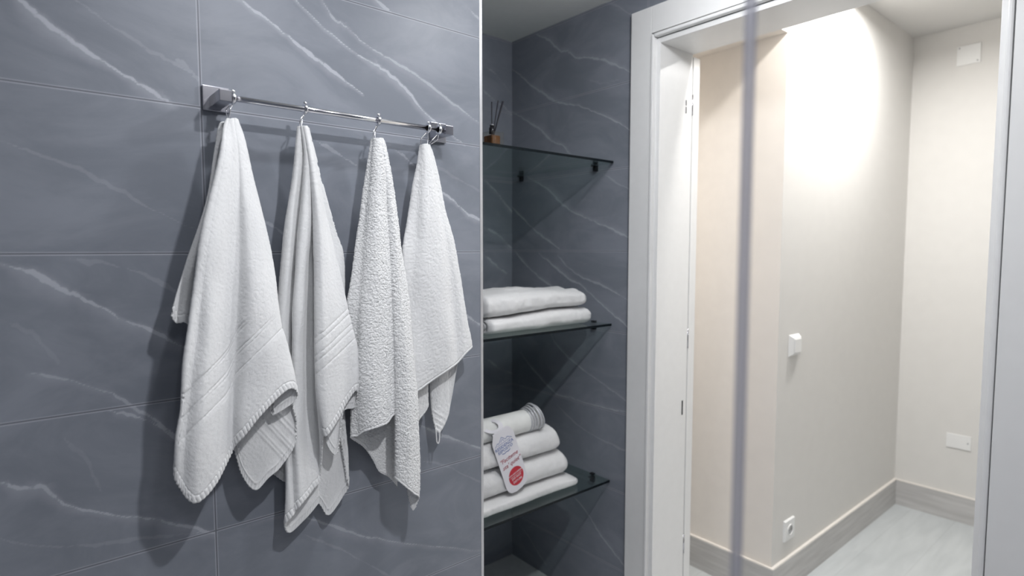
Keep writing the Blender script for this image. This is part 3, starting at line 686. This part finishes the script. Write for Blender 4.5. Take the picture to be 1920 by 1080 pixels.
# ------------------------------------------------------------------ folded and rolled towels on the shelves
def soft_bar(name, x0, x1, y0, y1, zb, zt, label, cat='folded towel', group=None, n=3.0, endr=.03, spiral=True, seed=1, lx=0.0, mat=None, wob=.004):
    nx = 110; ns = 96
    xs = np.linspace(x0, x1, nx); th = np.linspace(0, 2*np.pi, ns, endpoint=False)
    ct, st = np.cos(th), np.sin(th)
    ex = 2/n; cx_ = np.sign(ct)*np.abs(ct)**ex; sx_ = np.sign(st)*np.abs(st)**ex
    G = np.zeros((nx+1, ns, 3))
    for i, x in enumerate(xs):
        e = min(1, (x1-x)/endr); k = math.sqrt(max(0, 1-(1-e)**2)); k = max(k, .02)
        e2 = min(1, (x-x0)/.012); k2 = .86+.14*math.sqrt(max(0, 1-(1-e2)**2))
        b, t_ = zb(x), zt(x); zc = (b+t_)/2; hz = (t_-b)/2
        ky = 1-(1-k)*.35
        hz2 = hz*(k if k < 1 else k2)
        zc2 = b + hz2 + (hz-hz2)*.55
        ycen = (y0+y1)/2 + lx*(x-x0)
        G[i, :, 0] = x; G[i, :, 1] = ycen + (y1-y0)/2*ky*k2*cx_; G[i, :, 2] = zc2 + hz2*sx_
    G[nx] = G[nx-1].mean(axis=0)
    nz = smooth_noise(G*np.array([.6, 1, 1]), .04, seed)-.5 + .35*(smooth_noise(G, .014, seed+1)-.5)
    cen = G.mean(axis=1, keepdims=True); D = G-cen; D[..., 0] = 0; D /= np.maximum(np.linalg.norm(D, axis=-1, keepdims=True), 1e-6)
    up_only = np.where(D[..., 2] < -.5, .15, 1)
    G[:nx] += (D*(nz*wob*2*up_only)[..., None])[:nx]
    fc = grid_faces(nx+1, ns, True)
    me = np_mesh(name, G.reshape(-1, 3), fc)
    bm = bmesh.new(); bm.from_mesh(me); bm.verts.ensure_lookup_table()
    # left end: sunken cap
    ring = [bm.verts[i] for i in range(ns)]; c0 = Vector(G[0].mean(axis=0))
    prev = ring
    for s_, dx in ((.93, -.002), (.86, .004)):
        new = [bm.verts.new(c0 + (v.co-c0)*s_ + Vector((dx, 0, 0))) for v in ring]
        for i in range(ns): bm.faces.new((prev[i], new[i], new[(i+1) % ns], prev[(i+1) % ns]))
        prev = new
    bm.faces.new(prev)
    bmesh.ops.remove_doubles(bm, verts=bm.verts, dist=1e-5)
    bmesh.ops.recalc_face_normals(bm, faces=bm.faces)
    root = empty(name, (x0, (y0+y1)/2, zb(x0)), label, cat, group)
    build('body', bm, mat or STACKT, root, True)
    if spiral:
        b, t_ = zb(x0), zt(x0); hz = (t_-b)/2; hy = (y1-y0)/2; turns = 2.4; bm = bmesh.new(); N_ = 200
        cols_ = []
        for i in range(N_+1):
            f = i/N_; a = f*turns*2*math.pi; r = .80*(1-f*.82)
            py = (y0+y1)/2 + (hy-(hz*.5*f))*r*math.copysign(abs(math.cos(a))**.8, math.cos(a)); pz = (b+t_)/2 + hz*r*math.sin(a)
            px_ = x0 - .001 + .004*f
            tn = .0034
            rr = [(px_+.02, 1-tn/hz), (px_, 1-tn/hz), (px_-.0012, 1), (px_, 1+tn/hz), (px_+.02, 1+tn/hz)]
            cols_.append([bm.verts.new(((xx), (y0+y1)/2+(py-(y0+y1)/2)*q, (b+t_)/2+(pz-(b+t_)/2)*q)) for xx, q in rr])
        for c1, c2 in zip(cols_, cols_[1:]):
            for j in range(4): bm.faces.new((c1[j], c1[j+1], c2[j+1], c2[j]))
        build('rolled_end', bm, mat or STACKT, root, True)
    return root
GR = 'folded towels on the middle shelf'
def f_low(x): return 1.1605 + .012*np.clip((x-1.2)/.2, 0, 1) - .002*np.clip((x-1.5)/.08, 0, 1)
soft_bar('folded_towel', 1.116, 1.592, 1.425, 1.63, lambda x: 1.1065, lambda x: float(f_low(x)), 'lower of the two folded white towels on the middle glass shelf', 'folded towel', GR, seed=21, endr=.03)
soft_bar('folded_towel', 1.100, 1.566, 1.427, 1.65, lambda x: float(f_low(x))-.001, lambda x: float(f_low(x)) + .078 - .016*min(1, max(0, (x-1.3)/.2)) + .004*math.sin((x-1.1)*16), 'upper of the two folded white towels on the middle glass shelf', 'folded towel', GR, seed=33, endr=.034, wob=.006)
GS = 'towels stacked on the lowest shelf'
soft_bar('folded_towel', 1.03, 1.545, 1.432, 1.70, lambda x: .5195, lambda x: .562-.012*max(0, (x-1.45)/.1), 'flat folded white towel lying directly on the lowest glass shelf', 'folded towel', GS, spiral=False, seed=41, endr=.05, n=4, wob=.003)
soft_bar('rolled_towel', 1.03, 1.502, 1.452, 1.60, lambda x: .561, lambda x: .655, 'rolled white towel lying on the flat towel, lower of the two rolls', 'rolled towel', GS, spiral=False, seed=51, n=2.4, endr=.035)
soft_bar('rolled_towel', 1.03, 1.462, 1.455, 1.595, lambda x: .654, lambda x: .747, 'rolled white towel just under the small banded roll, upper of the two rolls', 'rolled towel', GS, spiral=False, seed=61, n=2.4, endr=.03)
# small banded roll on top
br = soft_bar('banded_roll', 1.04, 1.385, 1.462, 1.538, lambda x: .7465, lambda x: .822, 'small smooth white roll with grey looped band, on top of the towel stack', 'roll', None, spiral=False, seed=71, n=2.1, endr=.012, wob=.0006, mat=plain('smooth_white_wrap', (.82, .83, .81), .5))
BAND = plain('grey_band', (.52, .53, .56), .25, .1)
for dx, R, r_, tl in ((-.050, .0395, .0022, .10), (-.038, .041, .0028, .2), (-.026, .043, .0022, .32), (-.012, .046, .003, .42), (.004, .043, .002, .5)):
    torus('band', (1.372+dx, 1.50, .7875+(R-.041)), (1, -.2*tl, tl*.5), R, r_, BAND, br, 1.5)

# ------------------------------------------------------------------ scent diffuser
AMBER = NT('amber_liquid'); AMBER.set('Base Color', rgb(.22, .09, .022)); AMBER.set('Roughness', .1); AMBER.set('Transmission Weight', .6)
dz = 1.6945; dx0, dx1 = 1.108, 1.158; dy0, dy1 = 1.412, 1.462
df = empty('reed_diffuser', ((dx0+dx1)/2, 1.437, dz), 'small square amber scent bottle with black reeds on the topmost shelf', 'reed diffuser')
GB = glass('bottle_glass', (.94, .93, .90))
bm = bmesh.new(); add_box(bm, (dx0, dy0, dz), (dx1, dy1, dz+.042), .004); build('bottle', bm, GB, df, True)
bm = bmesh.new(); add_box(bm, (dx0+.005, dy0+.005, dz+.004), (dx1-.012, dy1-.005, dz+.030), .002); build('liquid', bm, AMBER.m, df)
xc, yc = (dx0+dx1)/2-.004, 1.437
tube('collar', [(xc, yc, dz+.036), (xc, yc, dz+.055), (xc, yc, dz+.0555), (xc, yc, dz+.062)], .007, DARKM, df, 18, rad=[.0085, .0085, .006, .006])
torus('collar_ring', (xc, yc, dz+.063), (0, 0, 1), .006, .0018, CHROME, df)
for ex_, ey_, ez in ((922, 191, 1.437), (934, 189, 1.44), (944, 190, 1.43)):
    e = onY(ex_, ey_, ez); tube('reed', [(xc, yc, dz+.012), V(e)], .0019, BLACK, df, 8)
tube('reed', [(xc+.002, yc+.002, dz+.012), V(onY(942, 190, 1.444))], .0019, BLACK, df, 8)

# ------------------------------------------------------------------ door hanger card
PAPER = plain('card_paper', (.80, .79, .83), .6, 0, .01); RED = plain('red_print', (.56, .03, .05), .6); BLUEP = plain('blue_print', (.10, .17, .42), .6); PINKP = plain('dull_red_print', (.42, .10, .13), .6)
BOT = onY(974, 917, 1.444); TOPP = onY(938, 806, 1.449)        # centre line of the card, lower and upper end
Vd = TOPP-BOT; Lc = np.linalg.norm(Vd); Vd /= Lc
Lp = onY(931, 851, 1.447); Rp = onY(980, 851, 1.447); Ud = Rp-Lp; Wc = .094
Ud = np.array([1, 0, 0])-Vd*Vd[0]; Ud /= np.linalg.norm(Ud); Nd = np.cross(Ud, Vd)
if Nd[1] > 0: Nd = -Nd
def cmap(u, v, off=0):
    """card coordinates (u across, v from the lower end) to space; past v0 the card bends back over the roll"""
    v0 = Lc*.97; R = .034
    if v <= v0: return BOT + Ud*u + Vd*v + Nd*off
    a = (v-v0)/R; c = BOT + Vd*v0 - Nd*R
    return c + Ud*(u-.022*math.sin(min(a, 1.5))) + Nd*((R+off)*math.cos(a)) + Vd*((R+off)*math.sin(a))
bm = bmesh.new(); hw = Wc/2
rows = []
for i in range(41):                                  # body with rounded lower corners, narrowing into shoulders
    v = Lc*1.0*i/40; r = .034
    wdt = hw if v > r else hw-r+math.sqrt(max(0, r*r-(r-v)**2))
    if v > Lc*.86: wdt = hw - (hw-.030)*((v-Lc*.86)/(Lc*.14))**1.3
    rows.append([bm.verts.new(V(cmap(wdt*(2*k/8-1), v))) for k in range(9)])
for a, b in zip(rows, rows[1:]):
    for k in range(8): bm.faces.new((a[k], a[k+1], b[k+1], b[k]))
vc = Lc+.028; ang = [math.radians(-130+ (260+100)*k/72) for k in range(73)]
rin, rout = .020, .0335
pr = None
for a in ang:
    row = [bm.verts.new(V(cmap((rin+(rout-rin)*j/3)*math.cos(a), vc+(rin+(rout-rin)*j/3)*math.sin(a)))) for j in range(4)]
    if pr:
        for j in range(3): bm.faces.new((pr[j], pr[j+1], row[j+1], row[j]))
    pr = row
bmesh.ops.remove_doubles(bm, verts=bm.verts, dist=.0004); bmesh.ops.recalc_face_normals(bm, faces=bm.faces)
card = build('door_hanger', bm, PAPER); md = card.modifiers.new('t', 'SOLIDIFY'); md.thickness = .0007; md.offset = 0
tag(card, 'white paper door hanger with blue crest and red disc, leaning on the towel stack', 'door hanger')
def card_mesh(name, bm2, mat, off=.0009):
    for v in bm2.verts: v.co = V(cmap(v.co.x, v.co.y, off + v.co.z))
    o = build(name, bm2, mat); o.parent = card; return o
def text_bm(body, size, u, v, shear=0, rot=0):
    cu = bpy.data.curves.new('t', 'FONT'); cu.body = body; cu.size = size; cu.align_x = 'CENTER'; cu.align_y = 'CENTER'; cu.shear = shear; cu.resolution_u = 2; cu.offset = size*.012
    ob = bpy.data.objects.new('t', cu); COL.objects.link(ob)
    me = ob.to_mesh(); b = bmesh.new(); b.from_mesh(me); ob.to_mesh_clear(); bpy.data.objects.remove(ob); bpy.data.curves.remove(cu)
    for x in b.verts:
        a, c = x.co.x, x.co.y; x.co = Vector((u + a*math.cos(rot)-c*math.sin(rot), v + a*math.sin(rot)+c*math.cos(rot), 0))
    return b
tp = Lc
card_mesh('printed_name', text_bm('RESIDENZA', .0155, -.004, tp*.755), BLUEP)
card_mesh('printed_name', text_bm('ESPOSITO', .0145, -.004, tp*.695), BLUEP)
b = bmesh.new()                                       # crest: three peaks over a line, a small flourish beneath
def flat_line(b, pts, w_):
    for (x0, y0), (x1, y1) in zip(pts, pts[1:]):
        d = Vector((x1-x0, y1-y0)); n_ = Vector((-d.y, d.x)).normalized()*w_/2
        b.faces.new([b.verts.new((x0-n_.x, y0-n_.y, 0)), b.verts.new((x1-n_.x, y1-n_.y, 0)), b.verts.new((x1+n_.x, y1+n_.y, 0)), b.verts.new((x0+n_.x, y0+n_.y, 0))])
cy = tp*.80
flat_line(b, [(-.040, cy), (-.028, cy+.010), (-.022, cy+.006), (-.006, cy+.022), (.008, cy+.007), (.016, cy+.012), (.034, cy)], .0016)
flat_line(b, [(-.030, cy+.001), (.026, cy+.001)], .0012); flat_line(b, [(-.014, cy+.006), (-.006, cy+.014), (.001, cy+.006)], .0014)
flat_line(b, [(-.022, tp*.655), (-.012, tp*.642), (-.004, tp*.652), (.004, tp*.642), (.014, tp*.655)], .0024)
card_mesh('crest', b, BLUEP)
card_mesh('slogan', text_bm('"Faciteme', .0200, -.002, tp*.545, .3), PINKP)
card_mesh('slogan', text_bm("sta' quiet\"", .0200, .002, tp*.445, .3), PINKP)
b = bmesh.new(); bmesh.ops.create_circle(b, cap_ends=True, segments=48, radius=.0325)
for x in b.verts: x.co.x = x.co.x*.98+.004; x.co.y += tp*.222
card_mesh('red_disc', b, RED, .0008)
card_mesh('disc_lettering', text_bm('NON DISTURBARE', .0072, .004, tp*.222+.011), PAPER, .0013)
card_mesh('disc_lettering', text_bm('DO NOT', .0105, .004, tp*.222-.004), PAPER, .0013)
card_mesh('disc_lettering', text_bm('DISTURB', .0098, .004, tp*.222-.017), PAPER, .0013)
b = bmesh.new(); flat_line(b, [(-.022, tp*.222+.004), (.030, tp*.222+.004)], .001); card_mesh('disc_lettering', b, PAPER, .0013)

# ------------------------------------------------------------------ shower screen close to the lens
sc = empty('shower_screen', (.454, -.4, 0), 'clear glass shower screen with a grey vertical edge seal, close to the viewer', 'shower screen')
box('glass_pane', (.450, -1.0, .05), (.458, .240, 2.05), SCREEN, sc)
bm = bmesh.new(); add_box(bm, (.4495, .2412, .05), (.4585, .2480, 2.05), .0015); build('edge_seal', bm, SEAL, sc)
box('bottom_rail', (.447, -1.0, 0), (.461, .25, .05), SATIN, sc)
